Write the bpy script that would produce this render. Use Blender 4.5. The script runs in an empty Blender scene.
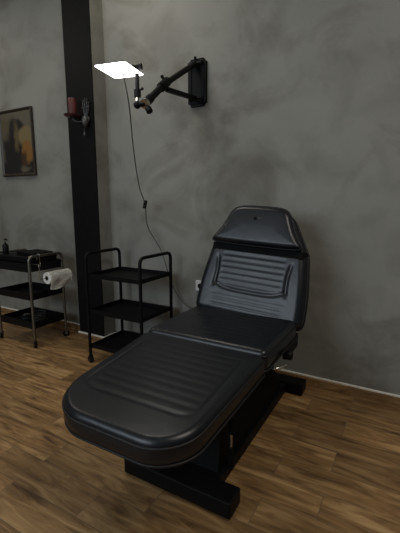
import bpy, bmesh, math, random
from mathutils import Vector, Matrix
random.seed(7)
C = bpy.context.scene.collection
R = math.radians

# ------------------------------------------------------------------ materials
def new_mat(name):
    m = bpy.data.materials.new(name); m.use_nodes = True
    return m, m.node_tree, m.node_tree.nodes['Principled BSDF']

def plain(name, col, rough=.5, metal=0., noise=.15, scale=30., bump=0., spec=.5):
    """principled material with slight procedural colour variation and optional bump"""
    m, t, b = new_mat(name)
    b.inputs['Roughness'].default_value = rough
    b.inputs['Metallic'].default_value = metal
    b.inputs['Specular IOR Level'].default_value = spec
    tc = t.nodes.new('ShaderNodeTexCoord')
    n = t.nodes.new('ShaderNodeTexNoise'); n.inputs['Scale'].default_value = scale; n.inputs['Detail'].default_value = 5
    t.links.new(tc.outputs['Object'], n.inputs['Vector'])
    r = t.nodes.new('ShaderNodeValToRGB')
    r.color_ramp.elements[0].position = .3; r.color_ramp.elements[1].position = .7
    r.color_ramp.elements[0].color = (*[c*(1-noise) for c in col], 1)
    r.color_ramp.elements[1].color = (*[min(1, c*(1+noise)) for c in col], 1)
    t.links.new(n.outputs['Fac'], r.inputs['Fac']); t.links.new(r.outputs['Color'], b.inputs['Base Color'])
    if bump:
        bp = t.nodes.new('ShaderNodeBump'); bp.inputs['Strength'].default_value = bump; bp.inputs['Distance'].default_value = .002
        t.links.new(n.outputs['Fac'], bp.inputs['Height']); t.links.new(bp.outputs['Normal'], b.inputs['Normal'])
    return m

def leather_mat():
    m, t, b = new_mat('black_leatherette')
    L = t.links.new
    tc = t.nodes.new('ShaderNodeTexCoord')
    v = t.nodes.new('ShaderNodeTexVoronoi'); v.inputs['Scale'].default_value = 420
    w = t.nodes.new('ShaderNodeTexNoise'); w.inputs['Scale'].default_value = 9; w.inputs['Detail'].default_value = 4; w.inputs['Distortion'].default_value = .6
    L(tc.outputs['Object'], v.inputs['Vector']); L(tc.outputs['Object'], w.inputs['Vector'])
    b1 = t.nodes.new('ShaderNodeBump'); b1.inputs['Strength'].default_value = .04; b1.inputs['Distance'].default_value = .001
    L(v.outputs['Distance'], b1.inputs['Height'])
    b2 = t.nodes.new('ShaderNodeBump'); b2.inputs['Strength'].default_value = .3; b2.inputs['Distance'].default_value = .005
    L(w.outputs['Fac'], b2.inputs['Height']); L(b1.outputs['Normal'], b2.inputs['Normal']); L(b2.outputs['Normal'], b.inputs['Normal'])
    cr = t.nodes.new('ShaderNodeValToRGB')
    cr.color_ramp.elements[0].color = (.0022, .0034, .0056, 1); cr.color_ramp.elements[1].color = (.0042, .0062, .0096, 1)
    L(w.outputs['Fac'], cr.inputs['Fac']); L(cr.outputs['Color'], b.inputs['Base Color'])
    rr = t.nodes.new('ShaderNodeMapRange'); rr.inputs['To Min'].default_value = .31; rr.inputs['To Max'].default_value = .40
    L(w.outputs['Fac'], rr.inputs['Value']); L(rr.outputs['Result'], b.inputs['Roughness'])
    b.inputs['Specular IOR Level'].default_value = .5
    return m

def stucco_mat():
    """grey trowelled decorative plaster with cloudy darker stains"""
    m, t, b = new_mat('grey_trowelled_plaster')
    L = t.links.new
    tc = t.nodes.new('ShaderNodeTexCoord')
    def noise(scale, detail, dist, rough=.55, off=0):
        mp = t.nodes.new('ShaderNodeMapping'); mp.inputs['Location'].default_value = (off, off*.7, off*.3)
        mp.inputs['Scale'].default_value = (1, 1, 1.15)
        L(tc.outputs['Object'], mp.inputs['Vector'])
        n = t.nodes.new('ShaderNodeTexNoise'); n.inputs['Scale'].default_value = scale; n.inputs['Detail'].default_value = detail
        n.inputs['Distortion'].default_value = dist; n.inputs['Roughness'].default_value = rough
        L(mp.outputs['Vector'], n.inputs['Vector']); return n
    n1 = noise(.9, 5, .5, .5, 3.1); n2 = noise(2.6, 6, .5, .52, 11.4); n3 = noise(22, 6, .4, .6, 5.)
    r1 = t.nodes.new('ShaderNodeValToRGB')
    r1.color_ramp.elements[0].position = .34; r1.color_ramp.elements[1].position = .66
    r1.color_ramp.elements[0].color = (.200, .199, .178, 1); r1.color_ramp.elements[1].color = (.250, .248, .221, 1)
    L(n1.outputs['Fac'], r1.inputs['Fac'])
    r2 = t.nodes.new('ShaderNodeValToRGB')
    r2.color_ramp.elements[0].position = .26; r2.color_ramp.elements[1].position = .52
    r2.color_ramp.elements[0].color = (.70, .69, .67, 1); r2.color_ramp.elements[1].color = (1, 1, 1, 1)
    L(n2.outputs['Fac'], r2.inputs['Fac'])
    mx = t.nodes.new('ShaderNodeMix'); mx.data_type = 'RGBA'; mx.blend_type = 'MULTIPLY'; mx.inputs['Factor'].default_value = 1
    L(r1.outputs['Color'], mx.inputs['A']); L(r2.outputs['Color'], mx.inputs['B'])
    n4 = noise(1.7, 9, .8, .62, 23.7)
    r4 = t.nodes.new('ShaderNodeValToRGB')
    r4.color_ramp.elements[0].position = .50; r4.color_ramp.elements[1].position = .66
    r4.color_ramp.elements[0].color = (1, 1, 1, 1); r4.color_ramp.elements[1].color = (.70, .67, .63, 1)
    L(n4.outputs['Fac'], r4.inputs['Fac'])
    m4 = t.nodes.new('ShaderNodeMix'); m4.data_type = 'RGBA'; m4.blend_type = 'MULTIPLY'; m4.inputs['Factor'].default_value = 1
    L(mx.outputs['Result'], m4.inputs['A']); L(r4.outputs['Color'], m4.inputs['B'])
    L(m4.outputs['Result'], b.inputs['Base Color'])
    bp = t.nodes.new('ShaderNodeBump'); bp.inputs['Strength'].default_value = .12; bp.inputs['Distance'].default_value = .004
    L(n3.outputs['Fac'], bp.inputs['Height']); L(bp.outputs['Normal'], b.inputs['Normal'])
    b.inputs['Roughness'].default_value = .62; b.inputs['Specular IOR Level'].default_value = .35
    return m

def wood_tile_mat(name, vertical=False):
    """brown wood-look tiles laid in rows parallel to the back wall"""
    m, t, b = new_mat(name)
    L = t.links.new
    tc = t.nodes.new('ShaderNodeTexCoord')
    mp = t.nodes.new('ShaderNodeMapping'); mp.inputs['Location'].default_value = (.23, .05, 0)
    if vertical: mp.inputs['Rotation'].default_value = (R(90), 0, 0)
    L(tc.outputs['Object'], mp.inputs['Vector'])
    br = t.nodes.new('ShaderNodeTexBrick'); br.offset = .37; br.offset_frequency = 2; br.squash = 1
    br.inputs['Scale'].default_value = 1; br.inputs['Brick Width'].default_value = .62; br.inputs['Row Height'].default_value = .155
    br.inputs['Mortar Size'].default_value = .0018; br.inputs['Mortar Smooth'].default_value = .3; br.inputs['Bias'].default_value = 0
    br.inputs['Color1'].default_value = (0, 0, 0, 1); br.inputs['Color2'].default_value = (1, 1, 1, 1); br.inputs['Mortar'].default_value = (.5, .5, .5, 1)
    L(mp.outputs['Vector'], br.inputs['Vector'])
    # every tile shifts the grain by its own amount
    ad = t.nodes.new('ShaderNodeVectorMath'); ad.operation = 'MULTIPLY_ADD'
    ad.inputs[1].default_value = (3.7, 2.1, 5.3)
    L(br.outputs['Color'], ad.inputs[0]); L(mp.outputs['Vector'], ad.inputs[2])
    st = t.nodes.new('ShaderNodeMapping'); st.inputs['Scale'].default_value = (1.6, 11, 11)
    L(ad.outputs['Vector'], st.inputs['Vector'])
    g = t.nodes.new('ShaderNodeTexNoise'); g.inputs['Scale'].default_value = 1.9; g.inputs['Detail'].default_value = 7; g.inputs['Distortion'].default_value = 1.1; g.inputs['Roughness'].default_value = .62
    L(st.outputs['Vector'], g.inputs['Vector'])
    cr = t.nodes.new('ShaderNodeValToRGB'); e = cr.color_ramp.elements
    e[0].position = .30; e[0].color = (.070, .036, .014, 1)
    e[1].position = .72; e[1].color = (.47, .30, .135, 1)
    k = e.new(.5); k.color = (.255, .143, .056, 1)
    L(g.outputs['Fac'], cr.inputs['Fac'])
    tv = t.nodes.new('ShaderNodeMapRange'); tv.inputs['To Min'].default_value = .72; tv.inputs['To Max'].default_value = 1.18
    L(br.outputs['Color'], tv.inputs['Value'])
    mu = t.nodes.new('ShaderNodeMix'); mu.data_type = 'RGBA'; mu.blend_type = 'MULTIPLY'; mu.inputs['Factor'].default_value = 1
    L(cr.outputs['Color'], mu.inputs['A']); L(tv.outputs['Result'], mu.inputs['B'])
    mo = t.nodes.new('ShaderNodeMix'); mo.data_type = 'RGBA'
    L(br.outputs['Fac'], mo.inputs['Factor']); L(mu.outputs['Result'], mo.inputs['A']); mo.inputs['B'].default_value = (.13, .085, .05, 1)
    L(mo.outputs['Result'], b.inputs['Base Color'])
    rr = t.nodes.new('ShaderNodeMapRange'); rr.inputs['To Min'].default_value = .42; rr.inputs['To Max'].default_value = .6
    L(g.outputs['Fac'], rr.inputs['Value']); L(rr.outputs['Result'], b.inputs['Roughness'])
    b.inputs['Specular IOR Level'].default_value = .35
    bp = t.nodes.new('ShaderNodeBump'); bp.inputs['Strength'].default_value = .15; bp.inputs['Distance'].default_value = .002
    L(g.outputs['Fac'], bp.inputs['Height']); L(bp.outputs['Normal'], b.inputs['Normal'])
    return m

def painting_mat():
    """soft dark picture: a dark mass, a cream glow and an orange patch"""
    m, t, b = new_mat('dark_oil_picture')
    L = t.links.new
    tc = t.nodes.new('ShaderNodeTexCoord')
    nz = t.nodes.new('ShaderNodeTexNoise'); nz.inputs['Scale'].default_value = 11; nz.inputs['Detail'].default_value = 4
    L(tc.outputs['Object'], nz.inputs['Vector'])
    wob = t.nodes.new('ShaderNodeVectorMath'); wob.operation = 'MULTIPLY_ADD'; wob.inputs[1].default_value = (.09, 0, .09)
    L(nz.outputs['Color'], wob.inputs[0]); L(tc.outputs['Object'], wob.inputs[2])
    cur = None
    base = (.105, .092, .066, 1)
    def blob(cx, cz, rx, rz, col, hard=.25):
        nonlocal cur
        s = t.nodes.new('ShaderNodeVectorMath'); s.operation = 'SUBTRACT'; s.inputs[1].default_value = (cx+.045, 0, cz+.045)
        L(wob.outputs['Vector'], s.inputs[0])
        d = t.nodes.new('ShaderNodeVectorMath'); d.operation = 'MULTIPLY'; d.inputs[1].default_value = (1/rx, 0, 1/rz)
        L(s.outputs['Vector'], d.inputs[0])
        ln = t.nodes.new('ShaderNodeVectorMath'); ln.operation = 'LENGTH'; L(d.outputs['Vector'], ln.inputs[0])
        mr = t.nodes.new('ShaderNodeMapRange'); mr.interpolation_type = 'SMOOTHSTEP'
        mr.inputs['From Min'].default_value = 1-hard; mr.inputs['From Max'].default_value = 1+hard
        mr.inputs['To Min'].default_value = 1; mr.inputs['To Max'].default_value = 0
        L(ln.outputs['Value'], mr.inputs['Value'])
        mx = t.nodes.new('ShaderNodeMix'); mx.data_type = 'RGBA'
        L(mr.outputs['Result'], mx.inputs['Factor'])
        if cur: L(cur, mx.inputs['A'])
        else: mx.inputs['A'].default_value = base
        mx.inputs['B'].default_value = col; cur = mx.outputs['Result']
    # object coordinates: x to the right, z up, centre of canvas = 0
    blob(.02, -.30, .40, .16, (.012, .011, .010, 1))
    blob(-.05, -.04, .17, .26, (.012, .011, .010, 1))
    blob(-.19, .16, .09, .12, (.085, .070, .040, 1), .5)
    blob(.02, .13, .10, .10, (.016, .014, .012, 1))
    blob(.13, .055, .11, .085, (.17, .13, .060, 1), .28)
    blob(.00, .06, .035, .13, (.10, .075, .035, 1), .5)
    blob(.15, -.09, .08, .10, (.20, .095, .022, 1), .28)
    blob(.09, -.16, .05, .07, (.05, .025, .010, 1), .5)
    blob(.10, -.25, .07, .03, (.10, .085, .06, 1), .6)
    L(cur, b.inputs['Base Color']); b.inputs['Roughness'].default_value = .45
    return m

LEATHER = leather_mat(); PLASTER = stucco_mat()
FLOOR = wood_tile_mat('wood_look_floor_tile'); SKIRT = wood_tile_mat('wood_look_skirting_tile', True)
GROUT = plain('pale_grout', (.72, .70, .64), .8)
CEIL = plain('grey_white_ceiling', (.5, .49, .46), .9)
BLACKPAINT = plain('black_wall_paint', (.0045, .0045, .0045), .6, noise=.2, scale=14, spec=.10)
BLACKMETAL = plain('black_powder_coat', (.0035, .0035, .004), .5, 0, spec=.14)
BLACKMATTE = plain('matte_black', (.003, .003, .003), .7, spec=.12)
BLACKPLAST = plain('black_plastic', (.005, .005, .0055), .5, spec=.15)
PIPE = plain('black_piping', (.008, .008, .009), .5, spec=.35)
CHROME = plain('chrome', (.55, .54, .50), .22, 1., noise=.05)
DULLCHROME = plain('dull_chrome', (.20, .195, .165), .38, 1., noise=.12)
PAPER = plain('white_paper', (.78, .77, .72), .9, scale=60, bump=.3)
CARD = plain('brown_card', (.12, .09, .06), .9)
WHITEPL = plain('white_plastic', (.62, .62, .60), .45)
FRAME = plain('dark_brown_gilt_frame', (.030, .021, .012), .45, .1, noise=.35, scale=45)
REDWAX = plain('red_wax', (.075, .009, .009), .55)
DISHRED = plain('dark_maroon_enamel', (.05, .014, .019), .3)
PEWTER = plain('pewter', (.10, .10, .10), .5, .7)
LOGOGREY = plain('grey_print', (.09, .095, .105), .5)
CORD = plain('black_rubber_cord', (.035, .034, .033), .45)
PICTURE = painting_mat()
def panel_mat():
    m, t, b = new_mat('lit_white_diffuser')
    b.inputs['Base Color'].default_value = (.8, .8, .8, 1)
    b.inputs['Emission Color'].default_value = (1, .985, .96, 1); b.inputs['Emission Strength'].default_value = 5.0
    return m
PANEL = panel_mat()

# ------------------------------------------------------------------ mesh helpers
def obj(name, bm, mat, parent=None, smooth=False, loc=None, rot=None, angle=None):
    bmesh.ops.recalc_face_normals(bm, faces=bm.faces[:])
    me = bpy.data.meshes.new(name); bm.to_mesh(me); bm.free()
    for m in (mat if isinstance(mat, (list, tuple)) else [mat]): me.materials.append(m)
    if smooth:
        for p in me.polygons: p.use_smooth = True
        if angle is not None: me.set_sharp_from_angle(angle=R(angle))
    o = bpy.data.objects.new(name, me); C.objects.link(o)
    if loc: o.location = loc
    if rot: o.rotation_euler = rot
    if parent: o.parent = parent
    return o

def tag(o, label, cat, group=None):
    o['label'] = label; o['category'] = cat
    if group: o['group'] = group
    return o
def thing(name, label, cat, loc, group=None, rotz=0):
    o = bpy.data.objects.new(name, None); o.empty_display_size = .05; C.objects.link(o)
    o.location = loc; o.rotation_euler = (0, 0, rotz)
    return tag(o, label, cat, group)
def struct(name, bm, mat, **k):
    o = obj(name, bm, mat, **k); o['kind'] = 'structure'; return o

def box(bm, x0, x1, y0, y1, z0, z1, bev=0., seg=2, mi=0):
    vs = [bm.verts.new(p) for p in ((x0,y0,z0),(x1,y0,z0),(x1,y1,z0),(x0,y1,z0),(x0,y0,z1),(x1,y0,z1),(x1,y1,z1),(x0,y1,z1))]
    fs = [bm.faces.new([vs[i] for i in f]) for f in ((0,3,2,1),(4,5,6,7),(0,1,5,4),(1,2,6,5),(2,3,7,6),(3,0,4,7))]
    for f in fs: f.material_index = mi
    if bev:
        es = list({e for f in fs for e in f.edges})
        bmesh.ops.bevel(bm, geom=es, offset=bev, segments=seg, affect='EDGES', profile=.5)
    return vs
def frame_of(d):
    d = d.normalized(); a = Vector((0, 0, 1)) if abs(d.z) < .9 else Vector((1, 0, 0))
    u = d.cross(a).normalized(); return u, d.cross(u).normalized()
def smooth_path(pts, per=8, closed=False):
    """Catmull-Rom through the points"""
    P = [Vector(p) for p in pts]; n = len(P); out = []
    for i in range(n if closed else n-1):
        if closed: a, b, c, d = P[i-1], P[i], P[(i+1) % n], P[(i+2) % n]
        else:
            b, c = P[i], P[i+1]; a = P[i-1] if i else b*2-c; d = P[i+2] if i+2 < n else c*2-b
        for k in range(per):
            t = k/per
            out.append(.5*((2*b)+(c-a)*t+(2*a-5*b+4*c-d)*t*t+(3*b-a-3*c+d)*t**3))
    if not closed: out.append(P[-1])
    return out
def round_corners(pts, r, seg=6):
    P = [Vector(p) for p in pts]; out = [P[0]]
    for i in range(1, len(P)-1):
        a, b, c = P[i-1], P[i], P[i+1]
        d1 = (a-b); d2 = (c-b); rr = min(r, d1.length*.49, d2.length*.49)
        s = b+d1.normalized()*rr; e = b+d2.normalized()*rr
        for k in range(seg+1):
            t = k/seg; out.append(s*(1-t)**2+b*2*t*(1-t)+e*t*t)
    out.append(P[-1]); return out
def tube(bm, pts, r, sides=10, closed=False, cap=True):
    P = [Vector(p) for p in pts]; n = len(P); rings = []
    rad = r if isinstance(r, (list, tuple)) else [r]*n
    prev = None
    for i in range(n):
        if closed: d = P[(i+1) % n]-P[i-1]
        else: d = P[min(i+1, n-1)]-P[max(i-1, 0)]
        d.normalize()
        if prev is None: u, _ = frame_of(d)
        else:
            u = prev-d*prev.dot(d)
            if u.length < 1e-5: u, _ = frame_of(d)
            u.normalize()
        prev = u; v = d.cross(u)
        rings.append([bm.verts.new(P[i]+(u*math.cos(2*math.pi*k/sides)+v*math.sin(2*math.pi*k/sides))*rad[i]) for k in range(sides)])
    for i in range(n if closed else n-1):
        A, B = rings[i], rings[(i+1) % n]
        for k in range(sides):
            bm.faces.new((A[k], A[(k+1) % sides], B[(k+1) % sides], B[k]))
    if cap and not closed:
        bm.faces.new(rings[0][::-1]); bm.faces.new(rings[-1])
def lathe(bm, prof, origin=(0,0,0), axis='Z', seg=24):
    """profile of (radius, height), closed on the axis when radius is 0"""
    o = Vector(origin)
    def pt(r, h, a):
        c, s = r*math.cos(a), r*math.sin(a)
        return o + Vector({'Z': (c, s, h), 'Y': (c, h, s), 'X': (h, c, s)}[axis])
    rings = []
    for r, h in prof:
        rings.append([bm.verts.new(pt(0, h, 0))] if r < 1e-6 else [bm.verts.new(pt(r, h, 2*math.pi*k/seg)) for k in range(seg)])
    for A, B in zip(rings, rings[1:]):
        for k in range(seg):
            q = [A[k % len(A)], A[(k+1) % len(A)], B[(k+1) % len(B)], B[k % len(B)]]
            q = [v for i, v in enumerate(q) if v not in q[:i]]
            if len(q) > 2: bm.faces.new(q)
    for ring in (rings[0], rings[-1]):
        if len(ring) > 2: bm.faces.new(ring)
def rod(bm, a, b, r, sides=12): tube(bm, [a, b], r, sides)
def beam(bm, a, b, w, h, up=(0,0,1)):
    a, b = Vector(a), Vector(b); d = (b-a).normalized(); u = d.cross(Vector(up)).normalized()*w/2; v = u.cross(d).normalized()*h/2
    q = [[bm.verts.new(p+u*s+v*t) for s, t in ((-1,-1),(1,-1),(1,1),(-1,1))] for p in (a, b)]
    bm.faces.new(q[0][::-1]); bm.faces.new(q[1])
    for k in range(4): bm.faces.new((q[0][k], q[0][(k+1)%4], q[1][(k+1)%4], q[1][k]))

# cushion: outline polygon (convex in x), rounded upper edge, stitched grooves
def rrect(w, y0, y1, r0, r1, seg=10):
    """outline of a rounded rectangle; r0 radius at y0 corners, r1 at y1 corners"""
    h = w/2; out = []
    for cx, cy, a0, r in ((h-r1, y1-r1, 0, r1), (-h+r1, y1-r1, 90, r1), (-h+r0, y0+r0, 180, r0), (h-r0, y0+r0, 270, r0)):
        for k in range(seg+1):
            a = R(a0+90*k/seg); out.append((cx+r*math.cos(a), cy+r*math.sin(a)))
    return out
def cushion(name, outline, th, re, mat, parent, loc, rot, groove=None, nx=90, ny=90, bulge=.006, puff=0.):
    ys = [p[1] for p in outline]; y0, y1 = min(ys), max(ys); n = len(outline)
    segs = [(Vector(outline[i]), Vector(outline[(i+1) % n])) for i in range(n)]
    def span(y):
        xs = []
        for a, b in segs:
            if (a.y-y)*(b.y-y) <= 0 and abs(a.y-b.y) > 1e-9: xs.append(a.x+(b.x-a.x)*(y-a.y)/(b.y-a.y))
        return (min(xs), max(xs)) if xs else (0, 0)
    def dist(x, y):
        p = Vector((x, y)); best = 9
        for a, b in segs:
            ab = b-a; L2 = ab.length_squared
            if L2 < 1e-12: continue
            t = max(0, min(1, (p-a).dot(ab)/L2)); best = min(best, (p-a-ab*t).length)
        return best
    # rows cluster towards both ends
    rows = []
    for j in range(ny+1):
        t = j/ny; t = t - .13*math.sin(2*math.pi*t)/ (2*math.pi) * 5
        rows.append(y0+(y1-y0)*min(max(t, 5e-4), 1-5e-4))
    rows[0] = y0+1e-5; rows[-1] = y1-1e-5
    bm = bmesh.new(); top = []; bot = []
    for y in rows:
        a, b = span(y); tr = []; br = []
        for i in range(nx+1):
            s = i/nx; s = s-.1*math.sin(2*math.pi*s)/(2*math.pi)*5
            x = a+(b-a)*s; d = dist(x, y)
            z = th if d >= re else th-re+math.sqrt(max(0, re*re-(re-d)**2))
            if puff: z += puff*(1-math.exp(-d/.06))
            if groove and d > re*.6: z -= groove(x, y)
            tr.append(bm.verts.new((x, y, z))); br.append(bm.verts.new((x*.985, y, 0)))
        top.append(tr); bot.append(br)
    for j in range(ny):
        for i in range(nx):
            bm.faces.new((top[j][i], top[j][i+1], top[j+1][i+1], top[j+1][i]))
            bm.faces.new((bot[j][i], bot[j+1][i], bot[j+1][i+1], bot[j][i+1]))
    loop = lambda g: [g[0][i] for i in range(nx)]+[g[j][nx] for j in range(ny)]+[g[ny][i] for i in range(nx, 0, -1)]+[g[j][0] for j in range(ny, 0, -1)]
    A, B = loop(top), loop(bot); prev = A; N = len(A)
    cy = (y0+y1)/2
    for k in range(1, 4):
        t = k/4; ring = []
        for a, b in zip(A, B):
            p = a.co.lerp(b.co, t); out = Vector((p.x, p.y-cy, 0)); out.normalize()
            ring.append(bm.verts.new(p+out*bulge*math.sin(math.pi*t)))
        for i in range(N): bm.faces.new((prev[i], prev[(i+1) % N], ring[(i+1) % N], ring[i]))
        prev = ring
    for i in range(N): bm.faces.new((prev[i], prev[(i+1) % N], B[(i+1) % N], B[i]))
    return obj(name, bm, mat, parent, True, loc, rot, 55)
def piping(outline, z, r, parent, mat, grow=.002):
    cy = sum(p[1] for p in outline)/len(outline); bm = bmesh.new(); pts = []
    for x, y in outline:
        v = Vector((x, y-cy, 0)); l = v.length; q = Vector((x, y, z))+v/l*grow
        if not pts or (q-pts[-1]).length > .004: pts.append(q)
    tube(bm, pts, r, 8, closed=True)
    return obj('piping', bm, mat, parent, True)
def line_groove(v, c, w, depth): return depth*math.exp(-((v-c)/w)**2)

# ------------------------------------------------------------------ setting
WY = 2.45                       # back wall plane
bm = bmesh.new(); box(bm, -6.5, 3.2, -4.2, WY+.1, -.1, 0); struct('floor', bm, FLOOR)
bm = bmesh.new(); box(bm, -6.5, 3.2, WY, WY+.12, 0, 3.3); struct('wall_back', bm, PLASTER)
bm = bmesh.new(); box(bm, -6.62, -6.5, -4.2, WY+.12, 0, 3.3); struct('wall_left', bm, PLASTER)
bm = bmesh.new(); box(bm, -6.5, 3.2, -4.2, WY+.12, 3.3, 3.4); struct('ceiling', bm, CEIL)
# grey pillar with a black painted front
bm = bmesh.new(); box(bm, -2.585, -2.288, 2.31, WY, 0, 3.3); struct('wall_pillar', bm, PLASTER)
bm = bmesh.new(); box(bm, -2.585, -2.288, 2.30, 2.31, .078, 3.3); struct('trim_1', bm, BLACKPAINT)
SK = .066
def skirting(name, x0, x1, y0, y1):
    bm = bmesh.new(); box(bm, x0, x1, y0, y1, 0, SK, .0015, 1)
    box(bm, x0, x1, y0+.001, y1, SK, SK+.009, mi=1); struct(name, bm, [SKIRT, GROUT])
skirting('baseboard_back', -2.276, 3.2, WY-.012, WY)
skirting('baseboard_left', -6.5, -2.597, WY-.012, WY)
skirting('baseboard_pillar', -2.597, -2.276, 2.288, 2.30)
bm = bmesh.new(); box(bm, -2.288, -2.276, 2.30, WY-.012, 0, SK, .0015, 1); box(bm, -2.288, -2.277, 2.30, WY-.012, SK, SK+.009, mi=1)
struct('baseboard_pillar_side', bm, [SKIRT, GROUT])

# ------------------------------------------------------------------ treatment chair
CX = -.82
chair = thing('treatment_chair', 'long black leatherette treatment chair with raised backrest, reclined in front of the grey wall', 'chair', (CX, 1.6, 0))
def loc(x, y, z): return (x, y-1.6, z)      # y in room coordinates
W = .645
# leg cushion: hinge at its rear top edge
def leg_groove(x, y):
    g = 0
    fx = max(0, min(1, (.245-abs(x))/.03))
    for k in range(9):
        g += line_groove(y, -.10-.045*k, .006, .0020)*fx
    # stitched U round the ribs
    if y < -.10:
        g += line_groove(abs(x), .255, .007, .0025)*(1 if y > -.44 else 0)
        if y <= -.44:
            q = math.hypot(max(0, abs(x)-.185), y+.44)
            if abs(x) <= .185: g += line_groove(y, -.51, .007, .0025)
            else: g += line_groove(q, .07, .007, .0025)
    return min(g, .006)
LT = .095; LA = R(5.7)
def corner(a, b, c, r, n=14):
    a, b, c = Vector((*a, 0)), Vector((*b, 0)), Vector((*c, 0))
    s0 = b+(a-b).normalized()*r; e0 = b+(c-b).normalized()*r; c1 = s0.lerp(b, .55); c2 = e0.lerp(b, .55); out = []
    for i in range(n+1):
        t = i/n; p = s0*(1-t)**3+c1*3*t*(1-t)**2+c2*3*t*t*(1-t)+e0*t**3; out.append((p.x, p.y))
    return out
def poly_round(P, rs): return [q for i in range(len(P)) for q in corner(P[i-1], P[i], P[(i+1) % len(P)], rs[i])]
leg_out = poly_round([(.322, -.004), (-.323, -.004), (-.314, -.661), (.290, -.661)], [.03, .03, .206, .151])
lc = cushion('leg_cushion', leg_out, LT, .028, LEATHER, chair, None, None, leg_groove, 96, 110, puff=.004)
lc.matrix_local = Matrix.Translation(loc(0, 1.454, .602)) @ Matrix.Rotation(LA, 4, 'X') @ Matrix.Translation((0, 0, -LT))
piping(leg_out, LT-.026, .0045, lc, PIPE); piping(leg_out, .006, .0045, lc, PIPE)
# seat cushion
def seat_groove(x, y):
    fx = max(0, min(1, (.24-abs(x))/.03)); g = 0
    for k in range(7): g += line_groove(y, .09+.05*k, .006, .0018)*fx
    return g
seat_out = rrect(W, .004, .51, .03, .05)
sc = cushion('seat_cushion', seat_out, .10, .028, LEATHER, chair, loc(0, 1.454, .512), (0, 0, 0), seat_groove, 80, 80, puff=.002)
piping(seat_out, .074, .0045, sc, PIPE); piping(seat_out, .006, .0045, sc, PIPE)
# backrest
BA = R(90-18.9)
def mirror(half): return half+[(-x, y) for x, y in reversed(half)]
def soft(poly, per=5): return [(p.x, p.y) for p in smooth_path([(x, y, 0) for x, y in poly], per, True)]
back_out = soft(mirror([(.22, 0.), (.298, .003), (.335, .03), (.339, .10), (.331, .22), (.312, .36), (.298, .43), (.262, .50), (.222, .57), (.188, .625), (.14, .658), (.07, .668)]), 4)
def back_groove(x, y):
    g = 0; ax = abs(x)
    fx = max(0, min(1, (.205-ax)/.02))
    for k in range(6): g += line_groove(y, .195+.036*k, .0055, .0036)*fx
    # bracket shaped contours either side of the ribs
    if .16 < y < .37:
        e = max(0, min(1, (y-.16)/.03, (.37-y)/.03)); g += line_groove(ax, .222+.012*((y-.26)/.1)**2, .010, .007)*e
    # lower rounded panel seam
    fx2 = max(0, min(1, (.25-ax)/.04))
    for k in range(3): g += line_groove(y, .06+.035*k, .006, .0016)*fx2
    g += line_groove(y, .160+.030*(ax/.215)**4, .008, .0055)*max(0, min(1, (.235-ax)/.02))
    return g
BT = .085
bc = cushion('backrest', back_out, BT, .045, LEATHER, chair, None, None, back_groove, 96, 110, puff=.003)
bc.matrix_local = Matrix.Translation(loc(0, 1.935, .575)) @ Matrix.Rotation(BA, 4, 'X') @ Matrix.Rotation(R(-3.2), 4, 'Z') @ Matrix.Translation((0, 0, -BT))
piping(back_out, BT-.044, .0045, bc, PIPE); piping(back_out, .004, .0045, bc, PIPE)
# black band across the backrest below the head cushion
bm = bmesh.new(); pts = []
sy0, sy1 = .396, .440
for s in range(41):
    x = -.303+.606*s/40; e = min(1, (0.303-abs(x))/.045); z = BT-.043+.045*math.sqrt(max(0, 1-(1-e)**2))+.006
    pts.append((x, z))
pts += [(.303, -.004), (-.303, -.004)]
ra = [bm.verts.new((x, sy0, z)) for x, z in pts]; rb = [bm.verts.new((x, sy1, z)) for x, z in pts]; n = len(pts)
for i in range(n): bm.faces.new((ra[i], ra[(i+1) % n], rb[(i+1) % n], rb[i]))
bm.faces.new(ra); bm.faces.new(rb)
obj('black_band', bm, BLACKMATTE, bc)
head_out = soft(mirror([(.12, .436), (.22, .438), (.268, .444), (.276, .460), (.256, .490), (.228, .532), (.203, .585), (.182, .634), (.146, .664), (.075, .674)]), 4)
hc = cushion('head_cushion', head_out, .072, .03, LEATHER, bc, (0, 0, BT-.008), None, None, 70, 70, puff=.006)
piping(head_out, .044, .004, hc, PIPE)
# small emblem printed on the head cushion
bm = bmesh.new()
zt = .0785
lathe(bm, [(0, zt-.004), (.010, zt-.004), (.010, zt+.0005), (0, zt+.0008)], (-.012, .592, 0), seg=16)
obj('emblem', bm, BLACKMATTE, hc, True, angle=40)
bm = bmesh.new()
tube(bm, smooth_path([(.004, .588, zt-.0004), (.010, .600, zt), (.015, .588, zt), (.020, .598, zt), (.025, .590, zt), (.032, .596, zt-.0004)], 5), .0017, 6)
obj('emblem', bm, LOGOGREY, hc, True)
# frame below the cushions
bm = bmesh.new()
box(bm, -.24, .24, -.56+.0, .30, .44, .50, .006)
fr = obj('seat_frame', bm, BLACKMATTE, chair)
bm = bmesh.new()   # tapered lift housing
def frustum(bm, x0, x1, y0, y1, z0, X0, X1, Y0, Y1, z1):
    a = [bm.verts.new(p) for p in ((x0,y0,z0),(x1,y0,z0),(x1,y1,z0),(x0,y1,z0))]; b = [bm.verts.new(p) for p in ((X0,Y0,z1),(X1,Y0,z1),(X1,Y1,z1),(X0,Y1,z1))]
    bm.faces.new(a[::-1]); bm.faces.new(b)
    for k in range(4): bm.faces.new((a[k], a[(k+1)%4], b[(k+1)%4], b[k]))
frustum(bm, -.15, .17, -.30, .62, .05, -.13, .13, -.16, .40, .44)
obj('pedestal', bm, BLACKMATTE, chair)
bm = bmesh.new(); box(bm, -.10, .19, -.42, .70, .012, .07, .006); obj('base_beam', bm, BLACKMETAL, chair)
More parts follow.
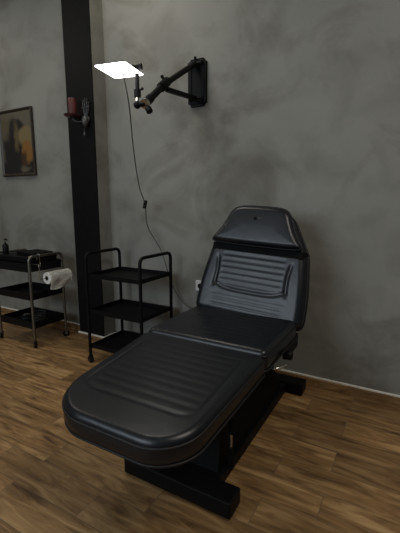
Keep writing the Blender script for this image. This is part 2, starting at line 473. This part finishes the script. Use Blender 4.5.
for y in (1.215, 2.315):
    bm = bmesh.new(); box(bm, -.248, .296, y-1.6-.052, y-1.6+.052, .008, .082, .006)
    fb = obj('foot_bar', bm, BLACKMETAL, chair)
    for sx in (-.218, .266):
        bm = bmesh.new(); lathe(bm, [(0, 0), (.022, 0), (.024, .008), (0, .010)], (sx, y-1.6, 0), seg=16); obj('rubber_foot', bm, BLACKPLAST, fb, True, angle=40)
# chrome stay under the leg cushion
bm = bmesh.new(); rod(bm, (.20, -.228, .165), (.20, -.228, .235), .007); gs = obj('strut_rod', bm, CHROME, chair, True, angle=40)
bm = bmesh.new(); rod(bm, (.20, -.228, .06), (.20, -.228, .166), .013); rod(bm, (.20, -.228, .234), (.20, -.228, .46), .012); obj('strut_sleeve', bm, BLACKMATTE, gs, True, angle=40)
# right-hand mechanism: lever, knob, hinge plate
bm = bmesh.new(); box(bm, .292, .315, .20, .42, .44, .52, .005); obj('hinge_plate', bm, BLACKMETAL, chair)
bm = bmesh.new(); tube(bm, smooth_path([(.30, -.05, .50), (.335, -.06, .505), (.358, -.04, .507), (.368, .0, .505)], 6), .007, 10); rod(bm, (.22, -.05, .50), (.305, -.05, .50), .006); obj('lever', bm, CHROME, chair, True, angle=40)
bm = bmesh.new(); rod(bm, (.30, .12, .505), (.335, .12, .505), .008); lathe(bm, [(0, .318), (.020, .318), (.023, .326), (.023, .342), (.018, .348), (0, .348)], (.018, .12, .505), 'X', 18); obj('adjustment_knob', bm, BLACKPLAST, chair, True, angle=40)

# ------------------------------------------------------------------ black trolley beside the chair
TX0, TX1, TY0, TY1 = -2.115, -1.598, 1.975, 2.35
tx, ty = (TX0+TX1)/2, (TY0+TY1)/2; hx, hy = (TX1-TX0)/2, (TY1-TY0)/2
tr = thing('trolley', 'empty three-tier black metal trolley on castors, tucked between pillar and treatment chair', 'trolley', (tx, ty, 0))
HT = .87
for s in (-1, 1):
    bm = bmesh.new()
    tube(bm, round_corners([(s*hx, -hy, .062), (s*hx, -hy, HT), (s*hx, hy, HT), (s*hx, hy, .062)], .05), .0125, 12)
    obj('handle_frame', bm, BLACKMETAL, tr, True, angle=50)
def tray(bm, x0, x1, y0, y1, z, lip, t=.006):
    box(bm, x0, x1, y0, y1, z, z+t)
    for a in ((x0, x1, y0, y0+t), (x0, x1, y1-t, y1), (x0, x0+t, y0+t, y1-t), (x1-t, x1, y0+t, y1-t)): box(bm, *a, z+t, z+lip)
for z in (.686, .405, .125):
    bm = bmesh.new(); tray(bm, -hx+.006, hx-.006, -hy+.002, hy-.002, z, .032); obj('shelf', bm, BLACKMETAL, tr)
def caster(parent, x, y, r, mat_wheel, mat_fork, turn=0.):
    bm = bmesh.new(); lathe(bm, [(0, -.009), (r*.75, -.009), (r, -.006), (r, .006), (r*.75, .009), (0, .009)], (0, 0, 0), 'X', 20)
    w = obj('castor', bm, mat_wheel, parent, True, (x, y, r), (0, 0, turn), 40)
    bm = bmesh.new()
    for s in (-1, 1): box(bm, s*.013-.0015, s*.013+.0015, -.010, .012, -.004, r+.004)
    box(bm, -.0145, .0145, -.012, .014, r+.002, r+.007); rod(bm, (0, 0, r+.004), (0, 0, 2*r+.016), .006)
    f = obj('fork', bm, mat_fork, w, True, angle=40)
    bm = bmesh.new(); lathe(bm, [(0, -.0165), (.006, -.0165), (.006, .0165), (0, .0165)], (0, 0, 0), 'X', 10); obj('axle', bm, CHROME, w, True, angle=40)
for sx in (-1, 1):
    for sy in (-1, 1): caster(tr, sx*hx, sy*hy, .027, BLACKPLAST, BLACKMETAL, .5*sx+sy)

# ------------------------------------------------------------------ chrome-legged cart at the far left
KX0, KX1, KY0, KY1 = -3.235, -2.755, 1.95, 2.285
kx, ky = (KX0+KX1)/2, (KY0+KY1)/2; hx, hy = (KX1-KX0)/2, (KY1-KY0)/2
kt = thing('supply_cart', 'dark three-tier supply cart with chrome legs against the wall below the framed picture', 'cart', (kx, ky, 0))
for s in (-1, 1):
    bm = bmesh.new()
    tube(bm, round_corners([(s*hx, -hy, .07), (s*hx, -hy, .80), (s*hx, hy, .80), (s*hx, hy, .07)], .045), .0125, 12)
    obj('leg_frame', bm, DULLCHROME, kt, True, angle=50)
for z, lip, m in ((.665, .075, BLACKPLAST), (.42, .06, BLACKPLAST), (.165, .06, BLACKPLAST)):
    bm = bmesh.new(); tray(bm, -hx+.013, hx-.013, -hy+.0, hy-.0, z, lip); obj('tray', bm, m, kt)
for sx in (-1, 1):
    for sy in (-1, 1): caster(kt, sx*hx, sy*hy, .03, BLACKPLAST, DULLCHROME, .4*sx-sy)
# paper holder on the right-hand end
RXc, RZ = -2.665-kx, .612
bm = bmesh.new()
tube(bm, round_corners([(hx, -hy+.03, .735), (RXc-.004, -hy+.03, .735), (RXc-.004, -hy+.03, RZ), (RXc-.004, -hy+.045, RZ), (RXc-.004, hy+.02, RZ), (RXc-.004, hy+.02, .635), (hx+.002, hy, .65)], .012, 4), .004, 8)
lathe(bm, [(.009, -.003), (.016, -.003), (.016, .003), (.009, .003)], (hx+.02, hy-.03, .735), 'Y', 14)
obj('roll_holder', bm, CHROME, kt, True, angle=50)
# paper roll (hangs on the holder)
roll = thing('paper_towel_roll', 'white paper towel roll with loose end hanging from the chrome-legged cart', 'paper roll', (-2.665, 2.16, RZ))
bm = bmesh.new(); lathe(bm, [(.020, -.115), (.049, -.115), (.051, -.112), (.051, .112), (.049, .115), (.020, .115), (.020, -.115)], (0, 0, 0), 'Y', 40)
obj('paper', bm, PAPER, roll, True, angle=40)
bm = bmesh.new(); lathe(bm, [(.016, -.117), (.0195, -.117), (.0195, .117), (.016, .117), (.016, -.117)], (0, 0, 0), 'Y', 24); obj('core', bm, CARD, roll, True, angle=40)
bm = bmesh.new(); cols = []
for j in range(15):
    y = -.114+.218*j/14; col = []
    for i in range(16):
        t = i/15; a = R(70)-t*R(88) if t < .35 else None
        if t < .35: x, z = .0525*math.cos(R(80)-R(80)*t/.35), .0525*math.sin(R(80)-R(80)*t/.35)
        else:
            q = (t-.35)/.65; x = .0525-.012*q+.006*math.sin(q*5+j*.5); z = -q*(.095+.008*math.sin(j*.45))
        col.append(bm.verts.new((x, y, z)))
    cols.append(col)
for j in range(14):
    for i in range(15): bm.faces.new((cols[j][i], cols[j+1][i], cols[j+1][i+1], cols[j][i+1]))
bmesh.ops.solidify(bm, geom=bm.faces[:], thickness=.0012)
obj('loose_sheet', bm, PAPER, roll, True)
# things on the cart
ttop = .665+.075
def slab(name, label, cat, x, y, z, w, d, h, rz, mat, band=None):
    o = thing(name, label, cat, (x, y, z), rotz=rz)
    bm = bmesh.new(); box(bm, -w/2, w/2, -d/2, d/2, 0, h*.62, .004); obj('base', bm, mat, o)
    bm = bmesh.new(); box(bm, -w/2-.003, w/2+.003, -d/2-.003, d/2+.003, h*.6, h, .004); obj('lid', bm, mat, o)
    return o
slab('flat_case', 'wide flat black case lying across the top tray of the chrome-legged cart', 'case', kx-.01, ky, .742, .44, .28, .045, R(1), BLACKPLAST)
slab('small_box', 'smaller black box on the flat case, toward the paper roll side', 'box', kx+.07, ky+.02, .7875, .26, .20, .030, R(-8), BLACKMATTE)
bt = thing('pump_bottle', 'slim dark pump bottle standing on the flat case beside the smaller box', 'bottle', (-3.190, 2.035, .7875))
bm = bmesh.new(); lathe(bm, [(0, 0), (.024, 0), (.026, .004), (.026, .075), (.020, .088), (.010, .094), (.010, .10), (0, .10)], seg=24); obj('body', bm, BLACKPLAST, bt, True, angle=40)
bm = bmesh.new(); rod(bm, (0, 0, .10), (0, 0, .135), .004); tube(bm, smooth_path([(-.006, 0, .135), (.012, 0, .136), (.032, 0, .128)], 4), .006, 8); obj('pump', bm, BLACKPLAST, bt, True, angle=40)
# clip on the cart top edge
cl = thing('metal_tongs', 'small chrome tongs hooked over the front handle of the supply cart', 'tongs', (-2.755, 2.04, .700))
bm = bmesh.new()
tube(bm, round_corners([(-.017, 0, .055), (-.017, 0, .1155), (.018, 0, .1155), (.022, 0, .0)], .014), .0028, 8); obj('arms', bm, CHROME, cl, True)
# dark cable coil on the lower tray
cb = thing('foot_pedal', 'black foot pedal with coiled lead resting in the bottom tray of the supply cart', 'pedal', (-3.06, 2.10, .171))
bm = bmesh.new(); lathe(bm, [(0, 0), (.055, 0), (.06, .012), (.05, .03), (.02, .038), (0, .038)], seg=28); obj('base', bm, BLACKPLAST, cb, True, angle=40)
bm = bmesh.new(); lathe(bm, [(0, .038), (.030, .038), (.034, .044), (.026, .052), (0, .054)], seg=24); obj('tread', bm, DULLCHROME, cb, True, angle=40)
bm = bmesh.new()
pts = [(.06+.0, 0, .02)]
for k in range(50):
    a = k*.42; pts.append((.135+.045*math.cos(a+3.1), .03+.06*math.sin(a+3.1), .010+.0016*k))
tube(bm, smooth_path(pts, 3), .004, 6); obj('lead', bm, CORD, cb, True)

# ------------------------------------------------------------------ picture
PX0, PX1, PZ0, PZ1 = -3.735, -3.222, 1.513, 2.15
pc = thing('framed_picture', 'dark painting with cream and orange patches in a thin brown frame', 'picture', ((PX0+PX1)/2, WY, (PZ0+PZ1)/2))
pw, ph = (PX1-PX0)/2, (PZ1-PZ0)/2; fw = .026
bm = bmesh.new()
prof = [(0, -.002), (0, -.022), (.006, -.028), (.014, -.024), (.020, -.020), (fw, -.016), (fw, -.002)]
rings = []
for ins, y in prof: rings.append([bm.verts.new((sx*(pw-ins), y, sz*(ph-ins))) for sx, sz in ((-1,-1),(1,-1),(1,1),(-1,1))])
for A, B in zip(rings, rings[1:]+rings[:1]):
    for k in range(4): bm.faces.new((A[k], A[(k+1)%4], B[(k+1)%4], B[k]))
obj('frame', bm, FRAME, pc)
bm = bmesh.new(); box(bm, -pw+fw-.003, pw-fw+.003, -.014, -.003, -ph+fw-.003, ph-fw+.003); obj('canvas', bm, PICTURE, pc)

# ------------------------------------------------------------------ candle sconce on the pillar
sn = thing('wall_sconce', 'pewter scroll candle sconce with maroon dish on the black pillar', 'sconce', (-2.37, 2.30, 1.92))
bm = bmesh.new()
lathe(bm, [(0, 0), (.030, 0), (.036, -.006), (.022, -.014), (0, -.018)], (.005, 0, -.01), 'Y', 20)
for sx, zt_ in ((-.014, .135), (.006, .150), (.028, .140), (.046, .115)):
    tube(bm, smooth_path([(.006, -.008, .0), (sx*.8, -.012, .05), (sx, -.016, zt_-.02), (sx+.006, -.02, zt_), (sx+.012, -.024, zt_-.008)], 5), .0045, 8)
tube(bm, smooth_path([(-.03, -.02, .085), (.01, -.02, .075), (.055, -.02, .085)], 5), .004, 8)
obj('scroll_plate', bm, PEWTER, sn, True, angle=50)
bm = bmesh.new()
tube(bm, smooth_path([(.005, -.012, -.01), (-.03, -.05, -.03), (-.060, -.075, -.02), (-.070, -.075, .005)], 6), .006, 8); obj('arm', bm, PEWTER, sn, True)
bm = bmesh.new(); lathe(bm, [(0, .0), (.02, 0), (.055, .006), (.068, .016), (.070, .024), (.064, .022), (.05, .014), (0, .010)], (-.070, -.075, .0), seg=32); obj('dish', bm, DISHRED, sn, True, angle=50)
bm = bmesh.new(); lathe(bm, [(0, -.055), (.016, -.045), (.026, -.02), (.026, .01), (.016, .03), (0, .036)], (.02, -.035, -.02), seg=20)
obj('boss', bm, PEWTER, sn, True)
bm = bmesh.new(); tube(bm, [(.012, -.035, -.075), (.008, -.035, -.10)], .0025, 6); lathe(bm, [(0, -.145), (.006, -.14), (.009, -.125), (.004, -.105), (0, -.098)], (.008, -.035, 0), seg=12); obj('drop', bm, PEWTER, sn, True)
cd = thing('pillar_candle', 'red candle standing in the maroon dish of the wall sconce', 'candle', (-2.440, 2.225, 1.930))
bm = bmesh.new(); lathe(bm, [(0, 0), (.032, 0), (.033, .004), (.033, .130), (.030, .138), (.022, .132), (0, .130)], seg=28); obj('wax', bm, REDWAX, cd, True, angle=45)
bm = bmesh.new(); tube(bm, [(0, 0, .13), (.001, 0, .138), (.004, 0, .145)], .0012, 6); obj('wick', bm, BLACKMATTE, cd)

# ------------------------------------------------------------------ wall lamp
AX = -1.405
lamp = thing('wall_lamp', 'square lit white panel lamp on a black folding wall arm', 'lamp', (AX, WY, 2.085))
def L3(x, y, z): return Vector((x-AX, y-WY, z-2.085))
bm = bmesh.new(); box(bm, -.072, .072, -.024, 0, -.157, .157, .0)
bmesh.ops.bevel(bm, geom=[e for e in bm.edges if abs(e.verts[0].co.y-e.verts[1].co.y) > .005], offset=.02, segments=5, affect='EDGES')
wp = obj('wall_plate', bm, BLACKMETAL, lamp)
bm = bmesh.new()
for sx in (-.05, .05): box(bm, sx-.009, sx+.009, -.030, -.012, -.145, .145, .003)
for z in (-.135, .135): box(bm, -.05, .05, -.030, -.012, z-.010, z+.010, .003)
obj('pivot_frame', bm, BLACKMETAL, wp)
for sx in (-.05, .05):
    for z in (-.12, .12):
        bm = bmesh.new(); lathe(bm, [(0, -.036), (.007, -.036), (.008, -.030), (0, -.030)], (sx, 0, z), 'Y', 10); obj('screw', bm, BLACKMETAL, wp)
top = L3(AX, 2.405, 2.205); mid = L3(AX, 2.02, 1.968); end = L3(AX+.020, 1.80, 1.808); low = L3(AX, 2.405, 1.975)
dirv = (mid-top).normalized(); dirl = (end-mid).normalized()
bm = bmesh.new(); rod(bm, top-Vector((.055, 0, 0)), top+Vector((.055, 0, 0)), .012); tube(bm, [top-dirv*.01, mid], .018, 14); obj('upper_pole', bm, BLACKMETAL, lamp, True, angle=40)
bm = bmesh.new(); tube(bm, [mid-dirl*.03, end], .0215, 14); tube(bm, [mid-dirl*.05, mid+dirl*.045], .029, 14); tube(bm, [end-dirl*.075, end], .026, 14); obj('lower_pole', bm, BLACKMETAL, lamp, True, angle=40)
bm = bmesh.new(); rod(bm, low-Vector((.05, 0, 0)), low+Vector((.05, 0, 0)), .010); beam(bm, low, mid+Vector((0, .03, -.02)), .026, .026); obj('strut', bm, BLACKMETAL, lamp)
def knob(bm, p, axis, r=.016, l=.022):
    p = Vector(p); a = Vector(axis).normalized()
    tube(bm, [p, p+a*.02], r*.45, 10); tube(bm, [p+a*.018, p+a*.022, p+a*(.018+l), p+a*(.020+l)], [r*.8, r, r, r*.8], 14)
bm = bmesh.new(); knob(bm, mid+Vector((0, 0, .02)), (-.2, -.35, 1), .010, .016); obj('clamp_knob', bm, BLACKPLAST, lamp, True, angle=40)
bm = bmesh.new(); knob(bm, top+Vector((0, 0, .008)), (0, 0, 1), .010, .016); obj('clamp_knob', bm, BLACKPLAST, lamp, True, angle=40)
# ball head at the end of the pole
bm = bmesh.new()
knob(bm, end+Vector((.01, 0, -.01)), (.55, -.1, -.8), .019, .03); obj('clamp_knob', bm, BLACKPLAST, lamp, True, angle=40)
bm = bmesh.new()
tube(bm, [end-dirl*.012, end+dirl*.012], .0275, 14)
obj('collar', bm, CHROME, lamp, True, angle=40)
hb = end+Vector((-.040, -.02, -.006))
bm = bmesh.new(); tube(bm, [end+dirl*.005, hb], .014, 12)
bmesh.ops.create_uvsphere(bm, u_segments=16, v_segments=10, radius=.022, matrix=Matrix.Translation(hb)); obj('ball_joint', bm, BLACKMETAL, lamp, True, angle=40)
pz = L3(0, 0, 1.972).z; hp = Vector((hb.x-.006, hb.y+.012, 0))
bm = bmesh.new(); tube(bm, [hb+Vector((0, 0, .012)), Vector((hp.x, hp.y, hb.z+.055))], .0105, 12); obj('chrome_stem', bm, CHROME, lamp, True, angle=40)
bm = bmesh.new(); tube(bm, [Vector((hp.x, hp.y, hb.z+.045)), Vector((hp.x, hp.y, hb.z+.085))], .020, 14); tube(bm, [Vector((hp.x, hp.y, hb.z+.08)), Vector((hp.x, hp.y, pz+.030))], .012, 12)
knob(bm, Vector((hp.x+.01, hp.y, hb.z+.075)), (1, .1, .5), .008, .012); obj('tilt_head', bm, BLACKMETAL, lamp, True, angle=40)
# panel
q0, q1, q2, q3 = L3(-1.553, 1.585, 1.972), L3(-1.381, 1.619, 1.972), L3(-1.409, 1.828, 1.972), L3(-1.590, 1.795, 1.972)
pcn = (q0+q1+q2+q3)/4
ang = math.atan2((q1-q0).y, (q1-q0).x); pwid, plen = .190, .220
pn = obj('panel_housing', (lambda b: (box(b, -pwid/2+.015, pwid/2-.015, -plen/2+.015, plen/2-.015, .003, .015, .004, 3), b)[1])(bmesh.new()), BLACKPLAST, lamp, False, pcn, (0, 0, ang))
bm = bmesh.new(); box(bm, -pwid/2, pwid/2, -plen/2, plen/2, 0, .003)
bmesh.ops.bevel(bm, geom=[e for e in bm.edges if abs(e.verts[0].co.z-e.verts[1].co.z) > .002], offset=.010, segments=5, affect='EDGES')
df = obj('diffuser', bm, PANEL, pn); df['label'] = 'glowing white diffuser face'
bm = bmesh.new(); beam(bm, Vector((hp.x, hp.y, pz+.034)), Vector((pcn.x, pcn.y, pz+.034)), .022, .012); rod(bm, (hp.x+.004, hp.y, pz+.034), (hp.x+.03, hp.y+.006, pz+.036), .017); obj('bracket', bm, BLACKPLAST, lamp, True, angle=40)

# ------------------------------------------------------------------ power cord with in-line switch
import mathutils
def cam_setup():
    H, pitch, yaw, F = 1.25, 9.83, 29.6, 370.
    cam = bpy.data.cameras.new('camera'); o = bpy.data.objects.new('camera', cam); C.objects.link(o)
    o.location = (0, 0, H); o.rotation_euler = (R(90-pitch), 0, R(yaw))
    cam.sensor_fit = 'HORIZONTAL'; cam.sensor_width = 36; cam.lens = 36*F/400.; cam.clip_start = .02
    bpy.context.scene.camera = o
cam_setup()
pts = [(-1.455, 1.70, 1.975), (-1.457, 1.71, 1.93), (-1.485, 1.78, 1.80), (-1.60, 1.95, 1.57), (-1.715, 2.14, 1.36), (-1.80, 2.31, 1.235), (-1.83, 2.375, 1.06), (-1.745, 2.415, .89), (-1.70, 2.42, .78), (-1.635, 2.42, .60), (-1.545, 2.42, .475), (-1.45, 2.42, .425), (-1.36, 2.425, .45), (-1.34, 2.43, .55), (-1.375, 2.432, .60)]
cp = smooth_path(pts, 10)
cd_ = thing('power_cord', 'thin black cord hanging from the panel lamp down to the wall socket', 'cord', (-1.80, 2.31, 1.235))
off = Vector((-1.80, 2.31, 1.235))
bm = bmesh.new(); tube(bm, [p-off for p in cp], .0034, 8); obj('cable', bm, CORD, cd_, True)
bm = bmesh.new(); box(bm, -.013, .013, -.010, .010, -.035, .035, .006, 3); sw = obj('inline_switch', bm, BLACKPLAST, cd_, True, (0, 0, 0), (R(-35), R(-15), 0), 40)
bm = bmesh.new(); box(bm, -.006, .006, -.014, -.009, -.013, .013, .002); obj('rocker', bm, BLACKMATTE, sw)
# socket
so = thing('wall_socket', 'white power socket low on the grey wall, half hidden by the backrest', 'socket', (-1.385, WY, .61))
bm = bmesh.new(); box(bm, -.042, .042, -.010, 0, -.042, .042, .004, 2); obj('cover_plate', bm, WHITEPL, so)
bm = bmesh.new(); lathe(bm, [(.021, -.013), (.023, -.010), (.019, -.0095), (.019, -.0101), (0, -.0101), (0, -.012), (.017, -.012), (.021, -.013)], (0, 0, 0), 'Y', 24); obj('socket_insert', bm, WHITEPL, so, True, angle=40)

# ------------------------------------------------------------------ light
def area(name, loc, target, size, power, col):
    l = bpy.data.lights.new(name, 'AREA'); l.shape = 'RECTANGLE'; l.size, l.size_y = size; l.energy = power; l.color = col
    o = bpy.data.objects.new(name, l); C.objects.link(o); o.location = loc
    o.rotation_euler = (Vector(target)-Vector(loc)).to_track_quat('-Z', 'Y').to_euler(); return o
area('window_daylight', (-2.5, -3.3, 2.45), (-.8, 2.4, .9), (3.2, 1.6), 90, (.78, .89, 1.0))
area('ceiling_lamp_or_fill', (-1.9, 1.72, 3.24), (-1.9, 1.75, 0), (.6, .4), 11, (1.0, .94, .82))
area('ceiling_lamp_or_fill', (-4.0, 1.3, 3.24), (-4.0, 1.4, 0), (.6, .4), 13, (1.0, .92, .80))  # no known fixture: fill added to brighten the upper left wall
area('ceiling_lamp_or_fill', (1.15, .75, 3.24), (1.1, .8, 0), (1.5, 1.1), 38, (1.0, .93, .82))  # added fill light for the floor and wall on the right, not a known lamp
w = bpy.data.worlds.new('world'); bpy.context.scene.world = w; w.use_nodes = True
w.node_tree.nodes['Background'].inputs['Color'].default_value = (.55, .62, .70, 1); w.node_tree.nodes['Background'].inputs['Strength'].default_value = .12
vs = bpy.context.scene.view_settings
vs.view_transform = 'Standard'; vs.look = 'None'; vs.gamma = 1; vs.use_curve_mapping = False; vs.exposure = 0.
